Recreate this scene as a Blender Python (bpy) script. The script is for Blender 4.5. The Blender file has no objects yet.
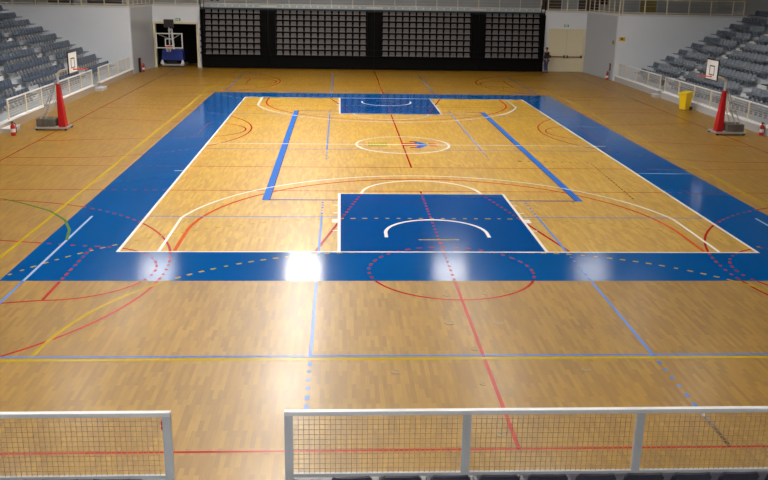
import bpy, bmesh, math, random
from mathutils import Matrix, Vector

random.seed(7)
SC = bpy.context.scene
COL = SC.collection
PI = math.pi

# ------------------------------------------------------------------ camera
FPX = 866.86
CAM = Vector((-2.432, -33.299, 6.019))
PITCH, ROLL, YAW = math.radians(73.491), math.radians(0.998), math.radians(-3.046)
CAMR = Matrix.Rotation(YAW, 3, 'Z') @ Matrix.Rotation(PITCH, 3, 'X') @ Matrix.Rotation(ROLL, 3, 'Z')
cd = bpy.data.cameras.new('camera')
cd.sensor_width = 36.0
cd.lens = FPX * 36.0 / 768.0
cd.clip_end = 300
cam = bpy.data.objects.new('camera', cd)
COL.objects.link(cam)
cam.matrix_world = Matrix.Translation(CAM) @ CAMR.to_4x4()
SC.camera = cam

# ------------------------------------------------------------------ world, daylight, exposure
w = bpy.data.worlds.new('world')
SC.world = w
w.use_nodes = True
w.node_tree.nodes['Background'].inputs[0].default_value = (0.62, 0.75, 1.0, 1)
w.node_tree.nodes['Background'].inputs[1].default_value = 1.0
SKY_L = 10.5                       # radiance of the daylit roof lights
SKY_XS = (-14.1, -4.75, 4.75, 14.1)
SKY_YS = (20.0, 11.3, 2.6, -6.1, -14.8, -23.5, -32.2)
SKY_GAIN = {-14.1: 1.5, -4.75: 5.2, 4.75: 1.5, 14.1: 0.8}
SKY_ROW = {20.0: 0.88, 11.3: 1.2, 2.6: 1.3, -6.1: 1.0, -14.8: 0.4, -23.5: 0.3, -32.2: 0.4}
CEIL = 12.0
vs = SC.view_settings
vs.view_transform = 'Standard'
vs.look = 'None'
vs.gamma = 1.0
vs.exposure = -0.13
vs.use_curve_mapping = False
SC.display_settings.display_device = 'sRGB'

# ------------------------------------------------------------------ materials
def lin(c):
    return tuple(((v / 255.0) / 12.92 if v / 255.0 <= 0.04045 else ((v / 255.0 + 0.055) / 1.055) ** 2.4) for v in c)

MATS = {}
def mat(name, rgb, rough=0.5, metal=0.0, spec=0.5, noise=0.0, nscale=3.0, coat=0.0, emit=0.0, bump=0.0, bscale=60.0):
    if name in MATS:
        return MATS[name]
    m = bpy.data.materials.new(name)
    m.use_nodes = True
    nt = m.node_tree
    b = nt.nodes['Principled BSDF']
    b.inputs['Base Color'].default_value = (*rgb, 1)
    b.inputs['Roughness'].default_value = rough
    b.inputs['Metallic'].default_value = metal
    b.inputs['Specular IOR Level'].default_value = spec
    b.inputs['Coat Weight'].default_value = coat
    b.inputs['Coat Roughness'].default_value = 0.1
    if emit:
        b.inputs['Emission Color'].default_value = (1, 0.965, 0.9, 1)
        b.inputs['Emission Strength'].default_value = emit
    tc = nt.nodes.new('ShaderNodeTexCoord')
    if noise:
        n = nt.nodes.new('ShaderNodeTexNoise')
        n.inputs['Scale'].default_value = nscale
        n.inputs['Detail'].default_value = 5
        nt.links.new(tc.outputs['Object'], n.inputs['Vector'])
        mx = nt.nodes.new('ShaderNodeMix')
        mx.data_type = 'RGBA'
        mx.inputs[6].default_value = (*[c * (1 - noise) for c in rgb], 1)
        mx.inputs[7].default_value = (*[min(1, c * (1 + noise)) for c in rgb], 1)
        nt.links.new(n.outputs['Fac'], mx.inputs[0])
        nt.links.new(mx.outputs[2], b.inputs['Base Color'])
    if bump:
        n2 = nt.nodes.new('ShaderNodeTexNoise')
        n2.inputs['Scale'].default_value = bscale
        nt.links.new(tc.outputs['Object'], n2.inputs['Vector'])
        bp = nt.nodes.new('ShaderNodeBump')
        bp.inputs['Strength'].default_value = bump
        bp.inputs['Distance'].default_value = 0.01
        nt.links.new(n2.outputs['Fac'], bp.inputs['Height'])
        nt.links.new(bp.outputs['Normal'], b.inputs['Normal'])
    MATS[name] = m
    return m

def wood_floor(name, WOOD_D, WOOD_M, WOOD_L):
    m = bpy.data.materials.new(name)
    m.use_nodes = True
    nt = m.node_tree
    N, L = nt.nodes, nt.links
    b = N['Principled BSDF']
    tc = N.new('ShaderNodeTexCoord')
    mp = N.new('ShaderNodeMapping')
    mp.inputs['Rotation'].default_value = (0, 0, PI / 2)
    L.new(tc.outputs['Object'], mp.inputs['Vector'])
    br = N.new('ShaderNodeTexBrick')
    br.offset = 0.37
    br.offset_frequency = 2
    br.inputs['Color1'].default_value = (0, 0, 0, 1)
    br.inputs['Color2'].default_value = (1, 1, 1, 1)
    br.inputs['Mortar'].default_value = (0.35, 0.35, 0.35, 1)
    br.inputs['Scale'].default_value = 1.0
    br.inputs['Mortar Size'].default_value = 0.0015
    br.inputs['Brick Width'].default_value = 0.48
    br.inputs['Row Height'].default_value = 0.07
    L.new(mp.outputs['Vector'], br.inputs['Vector'])
    rp = N.new('ShaderNodeValToRGB')
    cr = rp.color_ramp
    cr.elements[0].position = 0.0
    cr.elements[0].color = (*WOOD_D, 1)
    cr.elements[1].position = 1.0
    cr.elements[1].color = (*WOOD_L, 1)
    e = cr.elements.new(0.5)
    e.color = (*WOOD_M, 1)
    L.new(br.outputs['Color'], rp.inputs['Fac'])
    # grain
    mp2 = N.new('ShaderNodeMapping')
    mp2.inputs['Scale'].default_value = (40, 2.5, 1)
    L.new(tc.outputs['Object'], mp2.inputs['Vector'])
    ns = N.new('ShaderNodeTexNoise')
    ns.inputs['Scale'].default_value = 1.0
    ns.inputs['Detail'].default_value = 4
    L.new(mp2.outputs['Vector'], ns.inputs['Vector'])
    # broad tone patches from batches of strips
    n3 = N.new('ShaderNodeTexNoise')
    n3.inputs['Scale'].default_value = 0.35
    n3.inputs['Detail'].default_value = 3
    L.new(tc.outputs['Object'], n3.inputs['Vector'])
    ad = N.new('ShaderNodeMath'); ad.operation = 'ADD'
    L.new(ns.outputs['Fac'], ad.inputs[0]); L.new(n3.outputs['Fac'], ad.inputs[1])
    mr = N.new('ShaderNodeMapRange')
    mr.inputs[1].default_value = 0.6; mr.inputs[2].default_value = 1.4
    mr.inputs[3].default_value = 0.86; mr.inputs[4].default_value = 1.12
    L.new(ad.outputs[0], mr.inputs[0])
    mx = N.new('ShaderNodeMix'); mx.data_type = 'RGBA'; mx.blend_type = 'MULTIPLY'
    mx.inputs[0].default_value = 1.0
    L.new(rp.outputs['Color'], mx.inputs[6]); L.new(mr.outputs[0], mx.inputs[7])
    L.new(mx.outputs[2], b.inputs['Base Color'])
    b.inputs['Roughness'].default_value = WOOD_ROUGH
    b.inputs['Specular IOR Level'].default_value = 0.68
    b.inputs['Coat Weight'].default_value = 0.22
    b.inputs['Coat Roughness'].default_value = 0.2
    b.inputs['Coat IOR'].default_value = 1.45
    return m

WOOD_D = lin((138, 97, 4)); WOOD_M = lin((150, 108, 6)); WOOD_L = lin((162, 120, 12))
WOOD_ROUGH = 0.47
M_WOOD = wood_floor('parquet', WOOD_D, WOOD_M, WOOD_L)
M_WOOD2 = wood_floor('court_parquet', lin((170, 126, 14)), lin((182, 138, 20)), lin((194, 151, 34)))
LR = 0.13
M_BLUE = mat('blue_court_paint', lin((2, 80, 148)), LR, spec=0.26, noise=0.06, nscale=0.8)
M_BLUEKEY = mat('blue_key_paint', lin((3, 72, 140)), LR, spec=0.26, noise=0.05, nscale=0.8)
M_WHITE = mat('white_line_paint', lin((250, 248, 244)), LR)
M_RED = mat('red_line_paint', lin((168, 30, 26)), 0.25, spec=0.13)
M_ORANGE = mat('orange_line_paint', lin((196, 78, 26)), 0.25, spec=0.13)
M_YELLOW = mat('yellow_line_paint', lin((180, 152, 28)), 0.25, spec=0.13)
M_SKYBLUE = mat('light_blue_line_paint', lin((90, 128, 200)), 0.25, spec=0.13)
M_SKYBLUE2 = mat('pale_blue_line_paint', lin((150, 182, 214)), 0.25, spec=0.13)
M_NAVY = mat('dark_blue_line_paint', lin((24, 60, 140)), 0.25, spec=0.13)
M_VOLLEY = mat('blue_line_paint', lin((40, 105, 195)), 0.25, spec=0.13)
M_GREEN = mat('green_line_paint', lin((86, 120, 52)), 0.25, spec=0.13)
M_DARK = mat('dark_dash_paint', lin((90, 70, 50)), LR)

M_WALL = mat('white_wall_paint', lin((218, 222, 229)), 0.6, noise=0.03, nscale=0.6, bump=0.05)
M_GREYWALL = mat('grey_metal_wall', lin((176, 178, 182)), 0.3, metal=0.1, noise=0.04, nscale=0.7)
M_GREYWALL2 = mat('grey_wall_paint', lin((176, 182, 192)), 0.5, noise=0.03, nscale=0.7)
M_UPPER = mat('upper_hall_wall', lin((170, 170, 170)), 0.8, noise=0.05, nscale=0.4)
M_CEIL = mat('roof_deck', lin((56, 56, 58)), 0.8)
M_KERB = mat('kerb_paint', lin((205, 205, 205)), 0.6)
M_CONC = mat('tier_concrete', lin((172, 176, 184)), 0.65, noise=0.07, nscale=1.5, bump=0.1)
M_PLINTHL = mat('bounce_tinted_plinth', lin((168, 152, 134)), 0.55, noise=0.05, nscale=1.2)  # left plinth: shade and warm floor bounce put into the colour as tan
M_PLINTH = mat('plinth_paint', lin((178, 178, 182)), 0.55, noise=0.05, nscale=1.2)
M_CREAM = mat('cream_paint', lin((216, 206, 176)), 0.5)
M_CREAMRAIL = mat('cream_rail_paint', lin((222, 212, 186)), 0.4)
M_RAILW = mat('white_rail_paint', lin((226, 226, 228)), 0.35)
M_RAILG = mat('grey_rail_paint', lin((196, 198, 202)), 0.45)
M_WIRE = mat('wire_mesh_steel', lin((188, 162, 122)), 0.5, metal=0.0)
M_WIREW = mat('white_wire_mesh', lin((200, 200, 200)), 0.5)
M_SEAT = mat('slate_seat_plastic', lin((78, 87, 103)), 0.24)
M_SEATR = mat('grey_seat_plastic', lin((124, 132, 143)), 0.24)
M_SEATN = mat('navy_seat_plastic', lin((34, 34, 52)), 0.4)
M_BLACK = mat('black_fascia', lin((9, 8, 9)), 0.7, spec=0.08)
M_FSEAT = mat('folded_seat_plastic', lin((112, 107, 108)), 0.55, spec=0.2)
M_TEAL = mat('dark_teal_edge', lin((20, 48, 50)), 0.5)
M_REDPAD = mat('red_pad_vinyl', lin((186, 12, 22)), 0.4)
M_REDEXT = mat('extinguisher_red', lin((190, 24, 22)), 0.3)
M_BLACKP = mat('black_plastic', lin((24, 24, 26)), 0.4)
M_STEEL = mat('pale_steel', lin((190, 192, 194)), 0.35, metal=0.4)
M_WHITEP = mat('white_plastic', lin((230, 230, 230)), 0.4)
M_WEIGHT = mat('counterweight_grey', lin((98, 92, 86)), 0.6, noise=0.15, nscale=6)
M_RIM = mat('orange_rim', lin((222, 66, 32)), 0.4)
M_NET = mat('net_cord', lin((215, 205, 200)), 0.8)
M_BIN = mat('yellow_bin_plastic', lin((236, 198, 8)), 0.4)
M_SIGNY = mat('yellow_sign', lin((226, 176, 16)), 0.5)
M_EXIT = mat('exit_green', lin((40, 150, 80)), 0.5)
M_BLUEPAD = mat('blue_pad_vinyl', lin((14, 40, 130)), 0.5)
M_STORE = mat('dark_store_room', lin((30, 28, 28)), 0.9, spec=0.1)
M_DOORB = mat('brown_door', lin((74, 60, 48)), 0.6)
M_DOORY = mat('ochre_door', lin((150, 128, 60)), 0.6)
M_SKIN = mat('skin', lin((178, 120, 96)), 0.6)
M_JACKET = mat('dark_jacket', lin((22, 22, 28)), 0.8)
M_JEANS = mat('blue_jeans', lin((44, 60, 96)), 0.85)
M_HAIR = mat('dark_hair', lin((24, 18, 14)), 0.7)
M_BRASS = mat('socket_brass', lin((150, 122, 78)), 0.35, metal=0.3)
M_GLASS = None
def glass():
    m = bpy.data.materials.new('backboard_glass')
    m.use_nodes = True
    b = m.node_tree.nodes['Principled BSDF']
    b.inputs['Base Color'].default_value = (0.9, 0.95, 0.95, 1)
    b.inputs['Roughness'].default_value = 0.03
    b.inputs['Transmission Weight'].default_value = 1.0
    b.inputs['IOR'].default_value = 1.05
    return m
M_GLASS = glass()
def sky_pane(g):
    return mat('roof_light_pane_%d' % int(g * 100), (0.8, 0.8, 0.8), 0.5, emit=SKY_L * g)

# ------------------------------------------------------------------ mesh helpers
class MB:
    def __init__(self):
        self.v, self.f = [], []
    def add(self, vs, fs):
        o = len(self.v)
        self.v += [tuple(p) for p in vs]
        self.f += [tuple(i + o for i in q) for q in fs]
        return self
    def box(self, x0, x1, y0, y1, z0, z1):
        return self.add([(x0, y0, z0), (x1, y0, z0), (x1, y1, z0), (x0, y1, z0), (x0, y0, z1), (x1, y0, z1), (x1, y1, z1), (x0, y1, z1)],
                        [(0, 3, 2, 1), (4, 5, 6, 7), (0, 1, 5, 4), (1, 2, 6, 5), (2, 3, 7, 6), (3, 0, 4, 7)])
    def hexa(self, p):        # eight corners, bottom ring then top ring
        return self.add(p, [(0, 3, 2, 1), (4, 5, 6, 7), (0, 1, 5, 4), (1, 2, 6, 5), (2, 3, 7, 6), (3, 0, 4, 7)])
    def tube(self, a, b, r, n=8, r2=None):
        a, b = Vector(a), Vector(b)
        r2 = r if r2 is None else r2
        d = (b - a).normalized()
        u = d.cross(Vector((0, 0, 1)))
        if u.length < 1e-4: u = Vector((1, 0, 0))
        u.normalize(); v = d.cross(u)
        vs = []
        for c, rr in ((a, r), (b, r2)):
            for k in range(n):
                t = 2 * PI * k / n
                vs.append(c + u * math.cos(t) * rr + v * math.sin(t) * rr)
        fs = [(k, (k + 1) % n, n + (k + 1) % n, n + k) for k in range(n)]
        fs += [tuple(range(n))[::-1], tuple(range(n, 2 * n))]
        return self.add(vs, fs)
    def path(self, pts, r, n=8):
        for a, b in zip(pts, pts[1:]): self.tube(a, b, r, n)
        return self
    def lathe(self, prof, n=12, c=(0, 0, 0)):
        vs, fs = [], []
        for (r, z) in prof:
            for k in range(n):
                t = 2 * PI * k / n
                vs.append((c[0] + r * math.cos(t), c[1] + r * math.sin(t), c[2] + z))
        for i in range(len(prof) - 1):
            for k in range(n):
                fs.append((i * n + k, i * n + (k + 1) % n, (i + 1) * n + (k + 1) % n, (i + 1) * n + k))
        fs.append(tuple(range(n))[::-1]); fs.append(tuple(range((len(prof) - 1) * n, len(prof) * n)))
        return self.add(vs, fs)
    def torus(self, c, R, r, n=20, k=6):
        vs, fs = [], []
        for i in range(n):
            a = 2 * PI * i / n
            for j in range(k):
                t = 2 * PI * j / k
                vs.append((c[0] + (R + r * math.cos(t)) * math.cos(a), c[1] + (R + r * math.cos(t)) * math.sin(a), c[2] + r * math.sin(t)))
        for i in range(n):
            for j in range(k):
                fs.append((i * k + j, ((i + 1) % n) * k + j, ((i + 1) % n) * k + (j + 1) % k, i * k + (j + 1) % k))
        return self.add(vs, fs)
    def mesh(self, name, m, smooth=False, bevel=0):
        me = bpy.data.meshes.new(name)
        me.from_pydata(self.v, [], self.f)
        if bevel:
            bm = bmesh.new(); bm.from_mesh(me)
            es = [e for e in bm.edges if len(e.link_faces) == 2 and e.calc_face_angle(0) > 0.6]
            bmesh.ops.bevel(bm, geom=es, offset=bevel, segments=2, affect='EDGES', profile=0.6)
            bm.to_mesh(me); bm.free()
        me.materials.append(m)
        if smooth:
            for p in me.polygons: p.use_smooth = True
        me.update()
        return me
    def build(self, name, m, parent=None, smooth=False, bevel=0):
        return link(name, self.mesh(name, m, smooth, bevel), parent)

def link(name, me, parent=None, loc=None, rz=0):
    o = bpy.data.objects.new(name, me)
    COL.objects.link(o)
    if parent is not None: o.parent = parent
    if loc is not None: o.location = loc
    if rz: o.rotation_euler = (0, 0, rz)
    return o

def tag(o, label, cat, group=None):
    o['label'] = label; o['category'] = cat
    if group: o['group'] = group
    return o
def thing(name, label, cat, loc=(0, 0, 0), rz=0, group=None):
    return tag(link(name, None, None, loc, rz), label, cat, group)
def struct(name, mb, m, parent=None, label=None):
    o = mb.build(name, m, parent)
    if parent is None: o['kind'] = 'structure'
    if label: o['label'] = label
    return o
def copy_tree(o, loc=None, rz=None, parent=None):
    c = o.copy(); COL.objects.link(c)
    if parent is not None: c.parent = parent
    if loc is not None: c.location = loc
    if rz is not None: c.rotation_euler = (0, 0, rz)
    for ch in o.children: copy_tree(ch, parent=c)
    return c

ONES = ['', 'first', 'second', 'third', 'fourth', 'fifth', 'sixth', 'seventh', 'eighth', 'ninth', 'tenth', 'eleventh', 'twelfth', 'thirteenth', 'fourteenth', 'fifteenth', 'sixteenth', 'seventeenth', 'eighteenth', 'nineteenth']
def ordinal(n):
    if n < 20: return ONES[n]
    t = {2: 'twent', 3: 'thirt', 4: 'fort', 5: 'fift'}[n // 10]
    return t + 'ieth' if n % 10 == 0 else t + 'y-' + ONES[n % 10]

def project(p):
    d = CAMR.transposed() @ (Vector(p) - CAM)
    if d.z > -0.1: return None
    return 384 + FPX * d.x / -d.z, 240 - FPX * d.y / -d.z

# ------------------------------------------------------------------ the setting: hall shell
YB = 30.3            # back wall face
YL, YR = 25.1, 24.4  # end walls of the side stands
XL, XR = -16.0, 15.8
ZG = 4.2             # gallery level
XO = 27.0
YG = 35.5
YN = -37.0

floor = struct('floor', MB().box(-XO, XO, YN, YG, -0.2, 0), M_WOOD)
ceil_mb = MB()
HW, HD = 1.05, 1.7
def roof():
    xs = [-XO] + [v for x in SKY_XS for v in (x - HW, x + HW)] + [XO]
    ys = [YN] + [v for y in sorted(SKY_YS) for v in (y - HD, y + HD)] + [YG]
    for i in range(len(xs) - 1):
        for j in range(len(ys) - 1):
            if i % 2 == 1 and j % 2 == 1: continue
            ceil_mb.box(xs[i], xs[i + 1], ys[j], ys[j + 1], CEIL, CEIL + 0.25)
roof()
struct('ceiling', ceil_mb, M_CEIL)
n = 0
for x in SKY_XS:
    for y in SKY_YS:
        n += 1
        fr = MB()
        for s in (-1, 1):
            fr.box(x + s * HW - 0.05, x + s * HW + 0.05, y - HD, y + HD, CEIL - 0.08, CEIL + 0.3)
            fr.box(x - HW, x + HW, y + s * HD - 0.05, y + s * HD + 0.05, CEIL - 0.08, CEIL + 0.3)
        o = struct('window_%d' % n, fr, M_RAILW)
        MB().box(x - HW, x + HW, y - HD, y + HD, CEIL + 0.1, CEIL + 0.13).build('pane', sky_pane(SKY_GAIN[x] * (max(SKY_ROW[y], 0.7) if x == -4.75 else SKY_ROW[y])), o)
wb = MB()
T = 0.35
# wall_back with the store opening, the recess of the folding stand and the exit door bay
wb.box(-16.4, -15.45, YB, YB + T, 0, ZG).box(-15.45, -12.6, YB, YB + T, 3.02, ZG).box(-12.6, -12.32, YB, YB + T, 0, ZG)
wb.box(12.32, 12.6, YB, YB + T, 0, ZG).box(12.6, 15.3, YB, YB + T, 3.08, ZG).box(15.3, 16.2, YB, YB + T, 0, ZG)
struct('wall_back', wb, M_WALL)
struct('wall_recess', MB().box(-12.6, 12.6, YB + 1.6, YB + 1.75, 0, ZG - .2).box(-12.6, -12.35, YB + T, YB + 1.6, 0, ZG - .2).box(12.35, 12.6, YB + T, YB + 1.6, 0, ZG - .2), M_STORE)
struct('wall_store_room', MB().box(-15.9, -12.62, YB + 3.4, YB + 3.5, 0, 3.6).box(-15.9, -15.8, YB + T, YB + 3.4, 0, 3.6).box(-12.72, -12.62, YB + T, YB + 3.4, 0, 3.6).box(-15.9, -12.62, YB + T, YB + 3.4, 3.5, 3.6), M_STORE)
XLB, XRB = -15.62, 15.32      # the corner walls lean in towards the back
struct('wall_left', MB().hexa([(XL - .3, YL + .3, 0), (XL, YL + .3, 0), (XLB, YB, 0), (XLB - .3, YB, 0), (XL - .3, YL + .3, ZG), (XL, YL + .3, ZG), (XLB, YB, ZG), (XLB - .3, YB, ZG)]), M_GREYWALL)
struct('wall_right', MB().hexa([(XR, YR + .3, 0), (XR + .3, YR + .3, 0), (XRB + .3, YB, 0), (XRB, YB, 0), (XR, YR + .3, ZG), (XR + .3, YR + .3, ZG), (XRB + .3, YB, ZG), (XRB, YB, ZG)]), M_GREYWALL2)
struct('wall_left_end', MB().box(-XO, XL, YL, YL + 0.3, 0, ZG), M_WALL)
struct('wall_right_end', MB().box(XR, XO, YR, YR + 0.3, 0, ZG), M_WALL)
struct('wall_gallery_back', MB().box(-XO, XO, YG, YG + 0.3, -0.2, CEIL), M_UPPER)
struct('wall_left_outer', MB().box(-XO - 0.3, -XO, YN, YG, -0.2, CEIL), M_UPPER)
struct('wall_right_outer', MB().box(XO, XO + 0.3, YN, YG, -0.2, CEIL), M_UPPER)
struct('wall_front', MB().box(-XO, XO, YN - 0.3, YN, -0.2, CEIL), M_UPPER)
struct('gallery_slab', MB().box(-12.6, 12.6, 31.95, YG, ZG - 0.2, ZG).box(-16.3, -12.6, YB + 0.02, YG, ZG - 0.2, ZG).box(12.6, 16.1, YB + 0.02, YG, ZG - 0.2, ZG).box(-XO, -16.3, YL + 0.02, YG, ZG - 0.2, ZG).box(16.1, XO, YR + 0.02, YG, ZG - 0.2, ZG), M_UPPER)
struct('trim_1', MB().box(-15.6, -12.32, YB - 0.03, YB + 0.22, ZG, ZG + 0.14).box(12.32, 15.3, YB - 0.03, YB + 0.22, ZG, ZG + 0.14).box(-12.6, 12.6, 31.95, 32.15, ZG, ZG + .14), M_KERB)
struct('trim_2', MB().hexa([(XL - .22, YL + .22, ZG), (XL + .03, YL + .22, ZG), (XLB + .03, YB - .03, ZG), (XLB - .22, YB - .03, ZG), (XL - .22, YL + .22, ZG + .14), (XL + .03, YL + .22, ZG + .14), (XLB + .03, YB - .03, ZG + .14), (XLB - .22, YB - .03, ZG + .14)]).box(-XO, XL, YL - 0.03, YL + 0.22, ZG, ZG + 0.14), M_KERB)
struct('trim_3', MB().hexa([(XR - .03, YR + .22, ZG), (XR + .22, YR + .22, ZG), (XRB + .22, YB - .03, ZG), (XRB - .03, YB - .03, ZG), (XR - .03, YR + .22, ZG + .14), (XR + .22, YR + .22, ZG + .14), (XRB + .22, YB - .03, ZG + .14), (XRB - .03, YB - .03, ZG + .14)]).box(XR, 24.3, YR - 0.03, YR + 0.22, ZG, ZG + 0.14), M_KERB)

# store door frame and exit door
d1 = struct('door_1', MB().box(-15.6, -15.45, YB - 0.04, YB + T, 0, 3.17).box(-12.6, -12.45, YB - 0.04, YB + T, 0, 3.17).box(-15.45, -12.6, YB - 0.04, YB + T, 3.02, 3.17), M_CREAM)
d2 = struct('door_2', MB().box(12.6, 12.7, YB - 0.03, YB + 0.1, 0, 3.08).box(15.2, 15.3, YB - 0.03, YB + 0.1, 0, 3.08).box(12.7, 15.2, YB - 0.03, YB + 0.1, 2.98, 3.08), M_CREAM)
for a, b in ((12.71, 13.94), (13.96, 15.19)):
    lf = MB().box(a, b, YB, YB + 0.06, 0.02, 2.97).build('door_leaf', M_CREAM, d2)
    bar = MB().box(a + 0.12, b - 0.12, YB - 0.1, YB - 0.06, 1.06, 1.12)
    bar.build('panic_bar', mat('panic_bar_red', lin((140, 60, 50)), 0.5), lf)
    MB().box(a + 0.06, a + 0.14, YB - 0.1, YB, 1.0, 1.2).box(b - 0.16, b - 0.06, YB - 0.1, YB, 1.0, 1.2).build('bar_latch', M_BLACKP, lf)

# doors on the gallery
for k, (x, wd, m) in enumerate(((13.9, 1.5, M_DOORB), (16.8, 1.6, M_DOORB), (21.5, 1.3, M_DOORY), (-20.2, 2.6, M_DOORB), (-23.6, 1.6, M_DOORB))):
    d = struct('door_%d' % (k + 3), MB().box(x - wd / 2 - .08, x - wd / 2, YG - .06, YG, ZG, 6.4).box(x + wd / 2, x + wd / 2 + .08, YG - .06, YG, ZG, 6.4).box(x - wd / 2, x + wd / 2, YG - .06, YG, 6.32, 6.4), M_KERB)
    MB().box(x - wd / 2, x + wd / 2, YG - .04, YG - .005, ZG, 6.32).build('door_leaf', m, d)

# ------------------------------------------------------------------ floor markings (painted skins on the floor)
BX, BY = 9.45, 16.05
def in_blue(x, y):
    if abs(x) <= BX and abs(y) <= BY and not (abs(x) < 7.5 and abs(y) < 14.0): return True
    if abs(x) <= 2.45 and 8.2 <= abs(y) <= 14.0: return True
    return False

LAYER = [0]
def strip(mb, pts, wd, z):
    L = []
    for i, p in enumerate(pts):
        a = pts[max(0, i - 1)]; b = pts[min(len(pts) - 1, i + 1)]
        dx, dy = b[0] - a[0], b[1] - a[1]
        l = math.hypot(dx, dy) or 1
        nx, ny = -dy / l * wd / 2, dx / l * wd / 2
        L += [(p[0] + nx, p[1] + ny, z), (p[0] - nx, p[1] - ny, z)]
    mb.add(L, [(2 * i, 2 * i + 1, 2 * i + 3, 2 * i + 2) for i in range(len(pts) - 1)])

def resample(pts, step=0.05):
    out = [pts[0]]
    for a, b in zip(pts, pts[1:]):
        d = math.hypot(b[0] - a[0], b[1] - a[1])
        k = max(1, int(math.ceil(d / step)))
        out += [(a[0] + (b[0] - a[0]) * i / k, a[1] + (b[1] - a[1]) * i / k) for i in range(1, k + 1)]
    return out

def line(pts, wd, m, z, dash=False, blue='dash', blue_m=None, name='court_line'):
    """blue: 'dash' = broken where it crosses blue paint, 'solid' = runs on, 'skip' = not painted there"""
    q = resample(pts)
    runs, cur, s, prev = {False: [], True: []}, [], 0.0, None
    for i, p in enumerate(q):
        if i: s += math.hypot(p[0] - q[i - 1][0], p[1] - q[i - 1][1])
        bl = in_blue(*p)
        on = True
        if dash or (bl and blue == 'dash'): on = (s % 0.3) < 0.16
        if bl and blue == 'skip': on = False
        key = (on, bl)
        if prev is not None and key != prev:
            if prev[0]: runs[prev[1]].append(cur + ([p] if on else []))
            cur = []
        cur.append(p); prev = key
    if prev and prev[0]: runs[prev[1]].append(cur)
    for bl in (False, True):
        mb = MB()
        for r in runs[bl]:
            if len(r) > 1: strip(mb, simplify(r), wd, z)
        if mb.f:
            o = mb.build(name, (blue_m or m) if bl else m, floor)
            if dash or (bl and blue == 'dash'): o['kind'] = 'stuff'

def simplify(r):
    out = [r[0]]
    for i in range(1, len(r) - 1):
        a, b, c = out[-1], r[i], r[i + 1]
        cr = (b[0] - a[0]) * (c[1] - b[1]) - (b[1] - a[1]) * (c[0] - b[0])
        if abs(cr) > 1e-5: out.append(b)
    out.append(r[-1])
    return out

def arc(cx, cy, r, a0, a1, n=64):
    return [(cx + r * math.cos(math.radians(a0 + (a1 - a0) * i / n)), cy + r * math.sin(math.radians(a0 + (a1 - a0) * i / n))) for i in range(n + 1)]

z0 = 0.001
def rect(x0, x1, y0, y1, z, m, name):
    MB().add([(x0, y0, z), (x1, y0, z), (x1, y1, z), (x0, y1, z)], [(0, 1, 2, 3)]).build(name, m, floor)
rect(-7.5, 7.5, -14.0, 14.0, 0.0005, M_WOOD2, 'court_parquet')
rect(-BX, BX, -BY, -14.0, z0, M_BLUE, 'blue_border')
rect(-BX, BX, 14.0, BY, z0, M_BLUE, 'blue_border')
rect(-BX, -7.5, -14.0, 14.0, z0, M_BLUE, 'blue_border')
rect(7.5, BX, -14.0, 14.0, z0, M_BLUE, 'blue_border')
rect(-2.45, 2.45, -14.0, -8.2, z0, M_BLUEKEY, 'blue_key')
rect(-2.45, 2.45, 8.2, 14.0, z0, M_BLUEKEY, 'blue_key')

# red training basketball courts across the hall
ZR, ZY, ZB, ZW = 0.002, 0.003, 0.004, 0.006
for cy in (-15.4, 3.2, 21.6):
    y0, y1 = cy - 7.55, cy + 7.55
    line([(0, y0), (0, y1)], 0.06, M_RED, ZR)
    for yy in (y0, y1):
        if yy < 29.5: line([(-14, yy), (14, yy)], 0.045, M_RED, ZR)
    if cy < 0: line(arc(0, cy, 1.8, 0, 360), 0.06, M_RED, ZR)
    for s in (-1, 1):
        bx = s * 12.425
        a = arc(bx, cy, 6.25, -90, 90) if s < 0 else arc(bx, cy, 6.25, 270, 90)
        line([(s * 14, cy - 6.25)] + a + [(s * 14, cy + 6.25)], 0.06, M_RED, ZR + .0003)
        a = arc(s * 8.2, cy, 1.8, -90, 90) if s < 0 else arc(s * 8.2, cy, 1.8, 270, 90)
        line([(s * 14, cy - 3)] + a + [(s * 14, cy + 3)], 0.06, M_RED, ZR + .0006)
        line([(s * 8.2, cy - 1.8), (s * 8.2, cy + 1.8)], 0.06, M_RED, ZR + .0009)
for s in (-1, 1):
    line([(s * 14, -22.95), (s * 14, 29.2)], 0.05, M_RED, ZR)
# old basketball key and three point line of the main court
for s in (-1, 1):
    for t in (-1, 1):
        line([(t * 1.8, s * 8.2), (t * 3.0, s * 14.0)], 0.07, M_RED, ZR + .001)
    a = arc(0, s * 12.425, 6.25, 180, 0) if s < 0 else arc(0, s * 12.425, 6.25, 180, 360)
    line([(-6.25, s * 13.95)] + a + [(6.25, s * 13.95)], 0.09, M_ORANGE, ZR + .001)
# yellow handball court
for s in (-1, 1):
    line([(s * 10, -20), (s * 10, 20)], 0.09, M_YELLOW, ZY)
    line([(-10, s * 20), (10, s * 20)], 0.09, M_YELLOW, ZY)
    a1 = [(-1.5 - 6 * math.cos(math.radians(t)), s * (20 - 6 * math.sin(math.radians(t)))) for t in range(0, 91, 2)]
    line(a1 + [(-p[0], p[1]) for p in a1[::-1]], 0.07, M_YELLOW, ZY + .0003)
    a2 = [(-1.5 - 9 * math.cos(math.radians(t)), s * (20 - 9 * math.sin(math.radians(t)))) for t in range(19, 91, 2)]
    line(a2 + [(-p[0], p[1]) for p in a2[::-1]], 0.06, M_YELLOW, ZY + .0006, dash=True)
    line([(-0.5, s * 13), (0.5, s * 13)], 0.06, M_YELLOW, ZY + .0009, blue='solid')
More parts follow.
